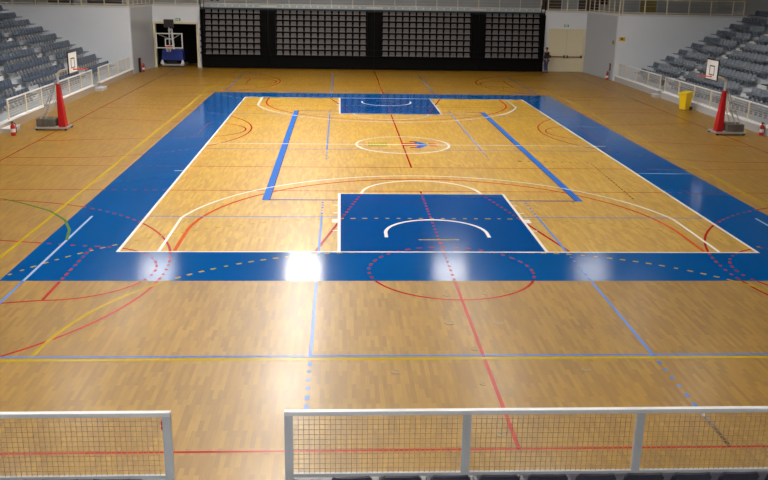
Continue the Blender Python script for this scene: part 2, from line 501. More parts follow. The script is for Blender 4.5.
# light blue volleyball courts across the hall
for (y0, y1) in ((-19.88, -10.87), (-1.1, 7.9), (16.9, 25.9)):
    for s in (-1, 1):
        line([(s * 8.95, y0), (s * 8.95, y1)], 0.06, M_SKYBLUE, ZB, blue='solid' if y0 < -5 else 'skip', blue_m=M_SKYBLUE2)
        line([(s * 2.92, y0), (s * 2.92, y1)], 0.06, M_SKYBLUE, ZB)
        line([(s * 2.92, y1), (s * 2.92, y1 + 1.75)], 0.06, M_SKYBLUE, ZB, dash=True)
        line([(s * 2.92, y0 - 1.9), (s * 2.92, y0)], 0.06, M_SKYBLUE, ZB, dash=True)
    line([(-8.95, y0), (8.95, y0)], 0.06, M_SKYBLUE, ZB + .0003, blue='skip')
    line([(-8.95, y1), (8.95, y1)], 0.06, M_SKYBLUE, ZB + .0003, blue='skip')
# the grey run of the right attack line by the near rail
line([(2.92, -21.9), (2.92, -22.95)], 0.06, M_DARK, ZB + .0006)
# main volleyball court
for s in (-1, 1):
    line([(s * 4.56, -9.03), (s * 4.56, 9.03)], 0.20, M_VOLLEY, ZB + .0006, blue='solid')
    line([(s * 4.44, -9.0), (s * 4.44, 9.0)], 0.035, M_NAVY, ZB + .0009, blue='solid')
    line([(-4.5, s * 9.0), (4.5, s * 9.0)], 0.09, M_NAVY, ZB + .0009, blue='solid')
# green arc beside the court
line([(-12.9, -8.95), (-11.92, -9.04), (-11.12, -9.6), (-10.21, -10.35), (-9.54, -11.27), (-9.15, -12.2), (-8.95, -13.1)], 0.07, M_GREEN, ZY + .0012, blue='solid')
line([(3.9, -3.1), (6.46, -3.33), (6.25, -8.85)], 0.05, M_DARK, ZB, dash=True)
# white main basketball court
WD = 0.06
line([(-7.525, -14.02), (7.525, -14.02)], WD, M_WHITE, ZW, blue='solid')
line([(-7.525, 14.02), (7.525, 14.02)], 0.10, M_WHITE, ZW, blue='solid')
for s in (-1, 1):
    line([(s * 7.525, -14.05), (s * 7.525, 14.05)], 0.075, M_WHITE, ZW + .0003, blue='solid')
line([(-7.6, 0), (8.0, 0)], 0.09, M_WHITE, ZW, blue='solid')
line(arc(0, 0, 1.8, 0, 360), 0.09, M_WHITE, ZW + .0003)
for s in (-1, 1):
    for t in (-1, 1):
        line([(t * 2.45, s * 8.2), (t * 2.45, s * 14.0)], 0.075, M_WHITE, ZW, blue='solid')
        for yy, l, wdt in ((-11.27, 0.16, 0.34), (-12.2, 0.14, 0.06), (-10.45, 0.14, 0.06), (-9.6, 0.14, 0.06)):
            line([(t * 2.47, -s * yy), (t * (2.47 + l), -s * yy)], wdt, M_WHITE, ZW + .0006, blue='solid')
    line([(-2.48, s * 8.2), (2.48, s * 8.2)], 0.05, M_WHITE, ZW + .0003, blue='solid')
    a = arc(0, s * 8.2, 1.78, 0, 180) if s < 0 else arc(0, s * 8.2, 1.78, 0, -180)
    line(a, 0.09, M_WHITE, ZW, blue='solid')
    th = math.degrees(math.acos(6.6 / 6.75))
    a = [(6.75 * math.cos(math.radians(u)), s * 12.425 - s * 6.75 * math.sin(math.radians(u))) for u in [180 - th - (180 - 2 * th) * i / 72 for i in range(73)]]
    line([(-6.6, s * 13.98)] + a + [(6.6, s * 13.98)], 0.068 if s < 0 else 0.10, M_WHITE, ZW + .0006)
    by = s * 12.425
    a = [(1.28 * math.cos(math.radians(u)), by - s * 1.28 * math.sin(math.radians(u))) for u in range(180, -1, -4)]
    line([(-1.28, by + s * 0.375)] + a + [(1.28, by + s * 0.375)], 0.085, M_WHITE, ZW, blue='solid')
for yy in (-5.1, 4.8):
    line([(7.5, yy), (9.4, yy)], 0.06, M_WHITE, ZW, blue='solid', blue_m=M_SKYBLUE2)
line([(-7.85, -5.1), (-7.55, -5.1)], 0.06, M_WHITE, ZW, blue='solid')
# emblems inside the centre circle
M_LG = mat('emblem_green', lin((178, 166, 62)), LR)
M_LY = mat('emblem_yellow', lin((236, 196, 70)), LR)
def poly(pts, m, z, name='court_emblem'):
    MB().add([(x, y, z) for x, y in pts], [tuple(range(len(pts)))]).build(name, m, floor)
for i in range(7):
    x = -1.35 + i * 0.11
    poly([(x, -0.4), (x + 0.1, -0.4), (x + 0.1, 0.42), (x, 0.42)], M_LG, 0.0045)
for i, (yy, x0, x1, m) in enumerate(((0.68, 0.3, 0.62, M_RED), (0.46, 0.1, 0.8, M_LY), (0.24, -0.02, 0.75, M_RED), (0.03, 0.08, 0.85, M_LY), (-0.18, -0.02, 0.8, M_RED), (-0.4, 0.12, 0.72, M_LY), (-0.6, 0.25, 0.66, M_RED))):
    poly([(x0, yy - 0.1), (x1, yy - 0.1), (x1, yy + 0.1), (x0, yy + 0.1)], m, 0.0045)
poly([(0.42, 0.62), (0.7, 0.62), (1.05, 0.0), (0.68, 0.0)], M_VOLLEY, 0.0048)
poly([(0.4, -0.62), (0.68, 0.0), (1.05, 0.0), (0.66, -0.62)], M_VOLLEY, 0.0048)
for yy in (0.22, -0.2): poly([(1.02, yy - .09), (1.32, yy - .09), (1.32, yy + .09), (1.02, yy + .09)], M_ORANGE, 0.0045)
# flush floor sockets
for (x, y, r) in ((-0.39, -18.41, .1), (0.51, -18.42, .1), (-0.27, -16.91, .08), (0.53, -16.8, .08), (-1.52, -20.51, .08), (-0.18, -20.97, .05), (-0.1, -19.61, .07), (1.6, -20.47, .08), (-0.19, -22.57, .06), (-4.33, -9.13, .06), (4.35, -9.13, .06)):
    s = MB().lathe([(r, 0.0), (r, 0.004), (r * .7, 0.0045), (r * .68, 0.002)], 16, (x, y, 0)).build('floor_socket', M_BRASS, floor)

# ------------------------------------------------------------------ side stands
NR = 10
def tier_x(i): return 16.15 if i == 0 else 17.65 + 0.8 * (i - 1)
def tier_z(i): return 0.3 + 0.42 * i
AISLES = ((17.9, 18.95), (9.6, 10.65), (1.3, 2.35), (-7.0, -5.95), (-15.3, -14.25))
def stand(name, s, yend, label):
    mb = MB()
    for i in range(NR):
        x0 = tier_x(i); x1 = tier_x(i + 1) if i < NR - 1 else XO
        if s > 0: mb.box(x0, x1, YN, yend, 0, tier_z(i))
        else: mb.box(-x1, -x0, YN, yend, 0, tier_z(i))
    st = struct(name, mb, M_CONC)
    st['label'] = label
    me = None
    for (a, b) in AISLES[:3]:
        for i in range(1, NR):
            x1 = tier_x(i); x0 = x1 - 0.3
            m2 = MB().box(min(s * x0, s * x1), max(s * x0, s * x1), a, b, tier_z(i - 1), tier_z(i - 1) + 0.21)
            m2.build('aisle_step', M_KERB, st)
    return st
stand('tiered_stand_left', -1, YL, 'pale concrete tiers of the left stand')
stand('tiered_stand_right', 1, YR, 'pale concrete tiers of the right stand')
struct('trim_4', MB().box(-16.2, -15.96, YN, 15.7, 0.32, 0.36).box(-16.2, -15.96, 17.0, YL, 0.32, 0.36), M_RAILW)
struct('trim_5', MB().box(15.82, 16.2, YN, 15.6, 0.32, 0.36).box(15.82, 16.2, 16.3, YR, 0.32, 0.36), M_RAILW)
struct('plinth_left', MB().box(-16.17, -15.98, YN, 15.7, 0, 0.32).box(-16.17, -15.98, 17.0, YL, 0, 0.32), M_PLINTHL)
struct('plinth_right', MB().box(15.84, 16.17, YN, 15.6, 0, 0.32).box(15.84, 16.17, 16.3, YR, 0, 0.32), M_PLINTH)
# near stand, under the photographer
nm = MB()
for i in range(10):
    y1 = -24.16 if i == 0 else -25.65 - 0.8 * (i - 1)
    y0 = -25.65 - 0.8 * i if i < 9 else YN
    nm.box(-15.9, 15.7, y0, y1, 0, tier_z(i))
struct('tiered_stand_front', nm, M_CONC)
struct('plinth_front', MB().box(-15.9, -4.42, -24.17, -24.0, 0, 0.26).box(-3.05, 15.7, -24.17, -24.0, 0, 0.26), M_PLINTH)

# ------------------------------------------------------------------ seats of the stands
def seat_shell(width=0.44):
    # side profile (front to back, y) of the moulded shell and its underside
    prof = [(-0.23, 0.315), (-0.235, 0.345), (-0.18, 0.358), (-0.02, 0.356), (0.12, 0.355), (0.165, 0.40), (0.19, 0.5), (0.215, 0.60), (0.222, 0.625)]
    under = [(0.245, 0.615), (0.215, 0.49), (0.19, 0.38), (0.15, 0.31), (-0.02, 0.30), (-0.19, 0.32)]
    loop = prof + under
    cols = (-0.5, -0.42, -0.2, 0.2, 0.42, 0.5)
    vs, fs = [], []
    for c in cols:
        edge = abs(c) > 0.41
        far = abs(c) > 0.45
        for (y, z) in loop:
            dz = -0.012 if far else 0
            dy = 0
            if z > 0.39: dy, dz = (-0.03 if far else -0.012 if edge else 0), (-0.05 if far and z > 0.55 else 0)
            vs.append((c * width, y + dy, z + dz))
    k = len(loop)
    for i in range(len(cols) - 1):
        for j in range(k):
            fs.append((i * k + j, i * k + (j + 1) % k, (i + 1) * k + (j + 1) % k, (i + 1) * k + j))
    fs.append(tuple(range(k))); fs.append(tuple(range((len(cols) - 1) * k, len(cols) * k))[::-1])
    return vs, fs
SV, SF = seat_shell()
def seat_mesh(name, m, mbr):
    mb = MB(); mb.add(SV, SF)
    k = len(mb.f)
    mb.box(-0.09, 0.09, -0.19, 0.10, 0.20, 0.315).box(-0.04, 0.04, -0.06, 0.06, 0.0, 0.2)
    me = mb.mesh(name, m)
    me.materials.append(mbr)
    for p in me.polygons[k:]: p.material_index = 1
    return me
ME_L = seat_mesh('stadium_seat_left', M_SEAT, M_PLINTH)
ME_R = seat_mesh('stadium_seat_right', M_SEATR, M_SEATR)

cand = []
PITCH_S = 0.49
for s, yend, side in ((-1, YL, 'left'), (1, YR, 'right')):
    for i in range(NR):
        y = yend - 0.75
        k = 0
        blk = 0
        while y > -9:
            hit = [a for a in AISLES if a[0] - 0.22 < y < a[1] + 0.22]
            if hit:
                y = hit[0][0] - 0.27; continue
            k += 1
            x = s * (17.23 + 0.8 * i)
            p = project((x, y, tier_z(i) + 0.55))
            if p and -160 < p[0] < 928 and -60 < p[1] < 560:
                inside = 0 <= p[0] < 768 and 0 <= p[1] < 480
                cand.append(((Vector((x, y, 1)) - CAM).length, s, i, k, x, y, side, inside))
            y -= PITCH_S
cand.sort(key=lambda c: (not c[7], c[0]))
N_IND = 282
for q, (d, s, i, k, x, y, side, inside) in enumerate(cand[:N_IND]):
    o = link('stadium_seat', ME_L if s < 0 else ME_R, None, (x, y, tier_z(i)), PI / 2 if s > 0 else -PI / 2)
    o.rotation_euler = (0, 0, -PI / 2 if s > 0 else PI / 2)
    tag(o, '%s plastic seat in %s stand, %s row up, %s seat from the end wall' % ('slate' if s < 0 else 'grey', side, ordinal(i + 1), ordinal(k)), 'seat', 'fixed seats in the side stands')
mbs = MB()
for (d, s, i, k, x, y, side, inside) in cand[N_IND:]:
    r = Matrix.Rotation(-PI / 2 if s > 0 else PI / 2, 3, 'Z')
    mbs.add([r @ Vector(v) + Vector((x, y, tier_z(i))) for v in SV], SF)
o = mbs.build('stadium_seats_far', M_SEAT)
o['kind'] = 'stuff'
tag(o, 'remaining rows of grey plastic seats high in the side stands', 'seating')

# near row of navy seats behind the front railing
root = thing('stadium_seat', 'x', 'seat', (0, 0, 0), 0, 'navy seats behind the front railing')
def near_seat():
    k = len(SF)
    b = MB()
    # split the shell: backrest above, pan below
    up = [f for f in SF if len(f) == 4 and sum(SV[i][2] for i in f) / 4 > 0.40]
    lo = [f for f in SF if len(f) == 4 and sum(SV[i][2] for i in f) / 4 <= 0.40]
    def used(fs):
        ids = sorted({i for f in fs for i in f}); mp = {v: j for j, v in enumerate(ids)}
        return [SV[i] for i in ids], [tuple(mp[i] for i in f) for f in fs]
    MB().add(*used(up)).build('backrest', M_SEATN, root)
    MB().add(*used(lo)).build('seat_pan', M_SEATN, root)
    MB().box(-0.05, 0.05, -0.1, 0.12, 0.0, 0.30).build('bracket', M_BLACKP, root)
near_seat()
row = []
x = 2.52
xs = [2.52 - 0.535 * j for j in range(-2, 10)] + [-4.85 - 0.535 * j for j in range(0, 5)]
first = True
for j, x in enumerate(sorted(xs, reverse=True)):
    o = root if first else copy_tree(root)
    first = False
    o.location = (x, -24.86, 0.3)
    o.rotation_euler = (0, 0, PI)
    n_r = len([v for v in xs if v > -3.5])
    if x > -3.5: lb = 'navy plastic seat behind the long front railing, %s seat from the right' % ordinal(j + 1)
    else: lb = 'navy plastic seat behind the short front railing, %s seat from the gap' % ordinal(j - n_r + 1)
    tag(o, lb, 'seat', 'navy seats behind the front railing')

# ------------------------------------------------------------------ railings
def wire_grid(mb, axis, fixed, a0, a1, zz0, zz1, pitch, r):
    k = int((a1 - a0) / pitch)
    for i in range(1, k):
        t = a0 + (a1 - a0) * i / k
        if axis == 'x': mb.box(t - r, t + r, fixed - r, fixed + r, zz0, zz1)
        else: mb.box(fixed - r, fixed + r, t - r, t + r, zz0, zz1)
    k = int((zz1 - zz0) / pitch)
    for i in range(1, k):
        t = zz0 + (zz1 - zz0) * i / k
        if axis == 'x': mb.box(a0, a1, fixed - r * .8, fixed + r * .8, t - r, t + r)
        else: mb.box(fixed - r * .8, fixed + r * .8, a0, a1, t - r, t + r)

def railing(axis, fixed, posts, label, z0=0.3, z1=1.18, pw=0.05, m_top=M_RAILW, m_post=M_RAILG, m_wire=M_WIRE, pitch=0.062, r=0.003, cat='railing', group='railings along the stands', foot=None, m_bot=None):
    a0, a1 = min(posts), max(posts)
    def bx(mb, p0, p1, q0, q1, c0, c1):
        return mb.box(p0, p1, fixed + q0, fixed + q1, c0, c1) if axis == 'x' else mb.box(fixed + q0, fixed + q1, p0, p1, c0, c1)
    t = thing('railing', label, cat, (0, 0, 0), 0, group)
    bx(MB(), a0 - pw, a1 + pw, -0.035, 0.035, z1 - 0.055, z1).build('top_rail', m_top, t, bevel=0.008)
    bx(MB(), a0, a1, -0.02, 0.02, z0 + 0.0, z0 + 0.045).build('bottom_rail', m_bot or m_post, t)
    for p in posts:
        bx(MB(), p - pw, p + pw, -0.025, 0.025, (z0 - 0.04 if foot is None else foot), z1 - 0.055).build('post', m_post, t)
    mb = MB()
    if pitch:
        ps = sorted(posts)
        for u, v in zip(ps, ps[1:]):
            wire_grid(mb, axis, fixed, u + pw, v - pw, z0 + 0.045, z1 - 0.055, pitch, r)
        mb.build('wire_mesh', m_wire, t)['kind'] = 'stuff'
    return t
rl = railing('x', -24.06, [-4.45, -6.55, -8.65], 'short white-topped wire railing left of the gap, in the foreground', z0=0.3, foot=0.2)
MB().box(-4.53, -4.50, -24.02, -23.99, 0.92, 1.05).build('red_tag', M_REDPAD, rl)
railing('x', -24.06, [-3.03, -0.91, 1.19, 3.29, 5.39], 'long white-topped wire railing right of the gap, in the foreground', z0=0.3, foot=0.2)
G2 = 'railings of the side stands'
kw = dict(m_post=M_CREAMRAIL, m_wire=M_WIREW, pitch=0.1, r=0.006, z0=0.36, z1=1.2, group=G2, m_bot=M_RAILW)
railing('y', -16.07, [24.6, 23.5, 21.4, 19.2, 17.05], 'pale mesh railing of left stand between end wall and gap', **kw)
railing('y', -16.07, [15.65, 13.55, 11.45, 9.35, 7.25, 5.2, 3.1], 'pale mesh railing of left stand behind the red-padded basket', **kw)
railing('y', 16.0, [24.0, 22.6, 20.5, 18.4, 16.35], 'pale mesh railing of right stand between end wall and gap', **kw)
railing('y', 16.0, [15.55, 13.45, 11.35, 9.25, 7.15, 5.05, 2.95, 0.85], 'pale mesh railing of right stand behind the yellow bin and basket', **kw)
# steps in the gaps
for (x0, x1, y0, y1, lb) in ((-15.98, -15.6, 15.8, 16.9, 'pale step block at the gap in the left railing'), (-15.98, -15.6, 1.9, 2.95, 'pale step block at the left edge of the hall below the railing'), (15.5, 15.84, 15.65, 16.25, 'pale step block at the gap in the right railing')):
    t = thing('step_block', lb, 'step', ((x0 + x1) / 2, (y0 + y1) / 2, 0), 0, 'steps up into the stands')
    hx, hy = (x1 - x0) / 2, (y1 - y0) / 2
    MB().box(-hx, hx, -hy, hy, 0, 0.15).build('body', M_PLINTH, t)
    MB().box(-hx - .01, hx + .01, -hy - .01, hy + .01, 0.15, 0.18).build('tread', M_KERB, t)

# gallery railings
def grail(axis, fixed, posts, label):
    t = railing(axis, fixed, posts, label, z0=ZG + 0.2, z1=5.26, pw=0.03, m_top=M_CREAMRAIL, m_post=M_CREAMRAIL, m_wire=M_KERB, pitch=None, group='gallery railings', foot=ZG + 0.14)
    a0, a1 = min(posts), max(posts)
    for zz in (4.62, 4.84, 5.05):
        mb = MB()
        if axis == 'x': mb.tube((a0, fixed, zz), (a1, fixed, zz), 0.008, 6)
        else: mb.tube((fixed, a0, zz), (fixed, a1, zz), 0.008, 6)
        mb.build('wire', M_RAILG, t)
    return t
grail('x', 32.03, [-12.3 + 1.5375 * i for i in range(17)], 'cream gallery railing behind the top seats of the folded stand')
grail('x', YB + 0.08, [-15.5, -14.0, -12.45], 'cream gallery railing above the dark store opening')
grail('x', YB + 0.08, [12.45, 13.85, 15.2], 'cream gallery railing above the cream exit door')
grail('x', YL + 0.08, [-16.12 - 1.45 * i for i in range(8)], 'cream gallery railing above the left end wall')
def slant(t, x, y, x2, y2):
    t.location = (x, y, 0); t.rotation_euler = (0, 0, -math.atan2(x2 - x, y2 - y))
slant(grail('y', 0, [0.3 + 0.95 * i for i in range(6)], 'cream gallery railing above the grey left corner wall'), XL - .1, YL, XLB - .1, YB)
slant(grail('y', 0, [0.3 + 0.92 * i for i in range(7)], 'cream gallery railing above the grey right corner wall'), XR + .1, YR, XRB + .1, YB)
grail('x', YR + 0.08, [16.0 + 1.47 * i for i in range(6)] + [24.1], 'cream gallery railing above the right end wall')
# things glimpsed on the gallery
t = thing('bench', 'dark bench on the left gallery behind the railing', 'bench', (-21.2, 26.6, ZG))
MB().box(-1.4, 1.4, -0.2, 0.2, 0.4, 0.46).build('seat', M_BLACKP, t)
MB().box(-1.4, 1.4, 0.17, 0.22, 0.46, 0.75).build('backrest', M_DOORB, t)
for sx in (-1.2, 1.2): MB().box(sx - .03, sx + .03, -.18, .18, 0, .4).build('leg', M_BLACKP, t)
t = thing('fire_hose_box', 'small red box on the left gallery wall above the bench', 'hose box', (-22.0, YG, 0))
MB().box(-0.3, 0.3, -0.16, -0.01, 4.7, 5.3).build('body', M_REDEXT, t)
MB().box(-0.24, 0.24, -0.175, -0.16, 4.76, 5.24).build('door', mat('dark_red', lin((130, 20, 20)), 0.4), t)
t = thing('fire_hose_box', 'small dark red box on the right gallery wall', 'hose box', (17.95, YG, 0))
MB().box(-0.3, 0.3, -0.16, -0.01, 4.7, 5.3).build('body', mat('dark_red', lin((130, 20, 20)), 0.4), t)
MB().box(-0.24, 0.24, -0.175, -0.16, 4.76, 5.24).build('door', M_BLACKP, t)
t = thing('hanging_cloth', 'dark blue cloth hung over the gallery railing at the folding stand', 'cloth', (-11.55, 31.98, 0))
cl = MB()
vsx = [(-0.42 + 0.84 * i / 10, -0.05 - 0.02 * math.sin(i * 2.1), 4.62 + 0.05 * math.sin(i * 1.3)) for i in range(11)]
cl.add(vsx + [(p[0], p[1] + 0.015 * math.sin(i), 5.28) for i, p in enumerate(vsx)] + [(p[0], p[1] + 0.015, p[2]) for p in vsx] + [(p[0], p[1] + 0.02, 5.28) for p in vsx],
       [(i, i + 1, i + 12, i + 11) for i in range(10)] + [(i + 22, i + 33, i + 34, i + 23) for i in range(10)])
cl.build('cloth', mat('dark_blue_cloth', lin((28, 36, 110)), 0.9), t)

# ------------------------------------------------------------------ folded telescopic stand at the back
def folded_seat_mesh():
    mb = MB()
    # tilted squab with a deeper lower lip, and the thin back behind it
    wv, wb_ = 0.165, 0.19
    mb.hexa([(-wb_, -0.03, 0.0), (wb_, -0.03, 0.0), (wb_, 0.03, 0.0), (-wb_, 0.03, 0.0),
             (-wv, -0.06, 0.24), (wv, -0.06, 0.24), (wv, 0.03, 0.24), (-wv, 0.03, 0.24)])
    mb.hexa([(-wb_, -0.12, -0.045), (wb_, -0.12, -0.045), (wb_, 0.02, -0.045), (-wb_, 0.02, -0.045),
             (-wb_, -0.10, 0.01), (wb_, -0.10, 0.01), (wb_, 0.02, 0.03), (-wb_, 0.02, 0.03)])
    return mb.mesh('folded_seat', M_FSEAT)
ME_F = folded_seat_mesh()
def top_seat_mesh():
    mb = MB()
    mb.hexa([(-.21, 0, 0), (.21, 0, 0), (.21, .05, 0), (-.21, .05, 0), (-.18, .06, .3), (.18, .06, .3), (.18, .1, .3), (-.18, .1, .3)])
    return mb.mesh('upright_seat', mat('upright_seat_plastic', lin((160, 166, 170)), 0.5))
ME_T = top_seat_mesh()
BLOCKS = ((-12.02, -8.08, 8, 'leftmost'), (-7.0, -0.55, 13, 'left of the centre aisle'), (0.55, 6.95, 13, 'right of the centre aisle'), (7.98, 11.95, 8, 'rightmost'))
EDGES = (-12.28, -7.54, 0.0, 7.47, 12.28)
for b, (x0, x1, nc, where) in enumerate(BLOCKS):
    ea, eb = EDGES[b], EDGES[b + 1]
    lb = ['leftmost black folded bleacher section, eight seats wide, beside the dark store opening',
          'black folded bleacher section, thirteen seats wide, left of the middle aisle',
          'black folded bleacher section, thirteen seats wide, right of the middle aisle',
          'rightmost black folded bleacher section, eight seats wide, beside the cream exit door'][b]
    t = thing('folded_bleacher', lb, 'bleacher', ((ea + eb) / 2, 30.1, 0), 0, 'folded bleacher sections at the back')
    cx = (ea + eb) / 2
    g = 0.012
    MB().box(ea - cx + g, eb - cx - g, -0.02, 0.1, 0.03, 0.93).build('base_fascia', M_BLACK, t, bevel=0.01)
    MB().box(ea - cx + g, eb - cx - g, 0.62, 1.2, 0.0, 4.05).build('frame_back', M_BLACK, t)
    MB().box(ea - cx + g, eb - cx - g, 0.25, 1.2, 4.05, 4.12).build('top_deck', M_TEAL, t)
    pc = (x1 - x0) / nc
    for r_ in range(8):
        zr = 0.98 + 0.405 * r_
        yr = 0.06 + 0.05 * r_
        MB().box(ea - cx + g, eb - cx - g, yr + 0.06, yr + 0.14, zr - 0.05, zr + 0.35).build('row_front', M_BLACK, t)
        MB().box(ea - cx + g, eb - cx - g, yr - 0.2, yr + 0.14, zr - 0.06, zr - 0.01).build('deck_edge', M_BLACK, t)
        for c in range(nc):
            link('folded_seat', ME_F, t, (x0 - cx + pc * (c + .5), yr + 0.03, zr + 0.04))
    for c in range(nc):
        link('upright_seat', ME_T, t, (x0 - cx + pc * (c + .5), 0.5, 4.13))
    # black aisle panels
    for (p0, p1) in ((ea, x0 - .02), (x1 + .02, eb)):
        if p1 - p0 > 0.2:
            MB().box(p0 - cx + g, p1 - cx - g, -0.04, 0.6, 0.93, 4.0).build('aisle_panel', M_BLACK, t)
    if b in (0, 3):
        sx = (-12.3 - cx) if b == 0 else (12.28 - cx)
        for r_ in range(8):
            zr = 0.98 + 0.405 * r_
            MB().box(sx - .06, sx + .02, -0.05 + .05 * r_, 0.2 + .05 * r_, zr + .02, zr + .14).build('end_bracket', M_FSEAT, t)
        sgn = -1 if b == 0 else 1
        for dx in (0.02, 0.28):
            MB().tube((sx - sgn * dx, 0.3, 3.9), (sx - sgn * dx, 0.3, 4.95 - dx), 0.03).build('end_post', M_BLACK, t)

# ------------------------------------------------------------------ portable side baskets
def side_basket(x, y, rz, label):
    """local +X faces the court"""
    t = thing('portable_basket', label, 'basketball hoop', (x, y, 0), rz, 'portable baskets at the sides')
    base = MB()
    for yy in (-0.42, 0.42): base.box(-0.95, 0.32, yy - .03, yy + .03, 0.07, 0.14)
    for xx in (-0.95, -0.1, 0.28): base.box(xx - .03, xx + .03, -.42, .42, 0.07, 0.14)
    base.build('base_frame', M_STEEL, t)
    for xx, yy in ((-0.9, -0.42), (-0.9, 0.42), (0.26, -0.42), (0.26, 0.42)):
        MB().tube((xx, yy - .025, .055), (xx, yy + .025, .055), .055, 12).build('wheel', M_BLACKP, t)
    for k in range(3): MB().box(-0.92 + .25 * k, -0.675 + .25 * k, -.38, .38, .141, .46).build('counterweight', M_WEIGHT, t, bevel=.03)
    MB().tube((-0.02, 0, .1), (-0.02, 0, 2.16), .055, 10).build('upright', M_STEEL, t, smooth=True)
    arm = MB().path([(-0.02, 0, 2.14), (0.0, 0, 2.26), (0.1, 0, 2.36), (0.3, 0, 2.42), (0.62, 0, 2.52)], .045, 8)
    arm.build('arm', M_CREAMRAIL, t)
    for yy in (-0.33, 0.33):
        MB().tube((-0.9, yy, .14), (-0.08, yy * .25, 2.0), .022, 8).build('brace', M_STEEL, t)
        MB().tube((-0.55, yy, .46), (-0.1, yy * .3, 1.35), .016, 8).build('brace', M_STEEL, t)
    MB().box(-0.62, -0.42, -.16, .16, 0.95, 1.03).build('winch', M_STEEL, t)
    # red wedge pad
    MB().hexa([(-0.1, -.2, .08), (.2, -.2, .08), (.2, .2, .08), (-0.1, .2, .08),
               (-0.08, -.11, 1.86), (.04, -.11, 1.86), (.04, .11, 1.86), (-0.08, .11, 1.86)]).build('pad', M_REDPAD, t, bevel=.02)
    # board
    bd = MB().box(.62, .645, -.6, .6, 2.3, 3.16).build('backboard', M_WHITEP, t)
    fr = MB().box(.615, .655, -.62, .62, 3.12, 3.18).box(.615, .655, -.62, .62, 2.28, 2.33)
    fr.box(.615, .655, -.62, -.57, 2.33, 3.12).box(.615, .655, .57, .62, 2.33, 3.12)
    fr.build('board_border', M_BLACKP, bd)
    sq = MB().box(.645, .652, -.25, .25, 2.86, 2.91).box(.645, .652, -.25, .25, 2.5, 2.54).box(.645, .652, -.25, -.21, 2.54, 2.86).box(.645, .652, .21, .25, 2.54, 2.86)
    sq.build('target_square', M_BLACKP, bd)
    rim = MB().torus((.645 + .12 + .225, 0, 2.46), .225, .013, 24, 6).box(.645, .79, -.06, .06, 2.43, 2.47)
    r_ = rim.build('rim', M_RIM, t)
    return t
side_basket(-13.92, 3.05, 0, 'portable basket with tall red wedge pad beside the left stand')
side_basket(13.97, 3.3, PI, 'portable basket with tall red wedge pad beside the right stand')

# ------------------------------------------------------------------ large basket in the store opening
t = thing('portable_basket', 'large basket with clear backboard and blue padded base in dark opening', 'basketball hoop', (-14.42, 30.9, 0))
fr = MB()
for sx in (-.72, .72): fr.box(sx - .06, sx + .06, -.35, 1.6, .08, .2)
fr.box(-.72, .72, -.41, -.3, .1, .2)
fr.build('base_frame', M_STEEL, t)
for sx in (-.72, .72):
    for yy in (-.2, 1.4): MB().tube((sx - .04, yy, .08), (sx + .04, yy, .08), .08, 12).build('wheel', M_BLACKP, t)
    MB().hexa([(sx - .12, -.45, .2), (sx + .12, -.45, .2), (sx + .12, -.3, .2), (sx - .12, -.3, .2), (sx - .04, -.42, .5), (sx + .04, -.42, .5), (sx + .04, -.3, .5), (sx - .04, -.3, .5)]).build('corner_guard', M_WHITEP, t)
MB().hexa([(-.78, -.4, .46), (.78, -.4, .46), (.78, .5, .46), (-.78, .5, .46), (-.7, -.3, 1.2), (.7, -.3, 1.2), (.7, .5, 1.2), (-.7, .5, 1.2)]).build('base_pad', M_BLUEPAD, t, bevel=.05)
MB().box(-.3, .3, -.44, -.4, .22, .42).build('badge', M_BLACKP, t)
MB().path([(0, .4, 1.1), (0, -.2, 2.6), (0, -1.1, 2.6)], .08, 8).build('arm', M_WHITEP, t)
MB().tube((0, -1.12, 1.6), (0, -1.12, 2.8), .05, 8).build('clock_mast', M_WHITEP, t)
for sx in (-1, 1): MB().tube((sx * .7, -1.2, 2.3), (0, -.3, 1.9), .03, 8).build('brace', M_STEEL, t)
bd = MB().box(-.9, .9, -1.24, -1.21, 1.4, 2.36).build('backboard', M_GLASS, t)
b2 = MB().box(-.93, .93, -1.26, -1.19, 2.34, 2.41).box(-.93, .93, -1.26, -1.19, 1.36, 1.43).box(-.93, -.86, -1.26, -1.19, 1.43, 2.34).box(.86, .93, -1.26, -1.19, 1.43, 2.34)
b2.build('board_frame', M_WHITEP, bd)
b3 = MB().box(-.3, .3, -1.25, -1.245, 1.98, 2.04).box(-.3, .3, -1.25, -1.245, 1.52, 1.58).box(-.3, -.23, -1.25, -1.245, 1.58, 1.98).box(.23, .3, -1.25, -1.245, 1.58, 1.98)
b3.build('target_square', M_WHITEP, bd)
rm = MB().torus((0, -1.6, 1.52), .225, .02, 24, 6).box(-.09, .09, -1.4, -1.24, 1.46, 1.54).build('rim', M_RIM, t)
nt_ = MB()
for k in range(12):
    a = 2 * PI * k / 12; c = a + .4
    nt_.tube((.22 * math.cos(a), -1.6 + .22 * math.sin(a), 1.51), (.13 * math.cos(c), -1.6 + .13 * math.sin(c), 1.16), .006, 4)
    nt_.tube((.22 * math.cos(a), -1.6 + .22 * math.sin(a), 1.51), (.13 * math.cos(c - .8), -1.6 + .13 * math.sin(c - .8), 1.16), .006, 4)
nt_.build('net', M_NET, rm)['kind'] = 'stuff'
MB().box(-.33, .33, -1.25, -1.0, 2.78, 3.34).build('shot_clock', mat('shot_clock_case', lin((40, 32, 30)), 0.5), t, bevel=.02)

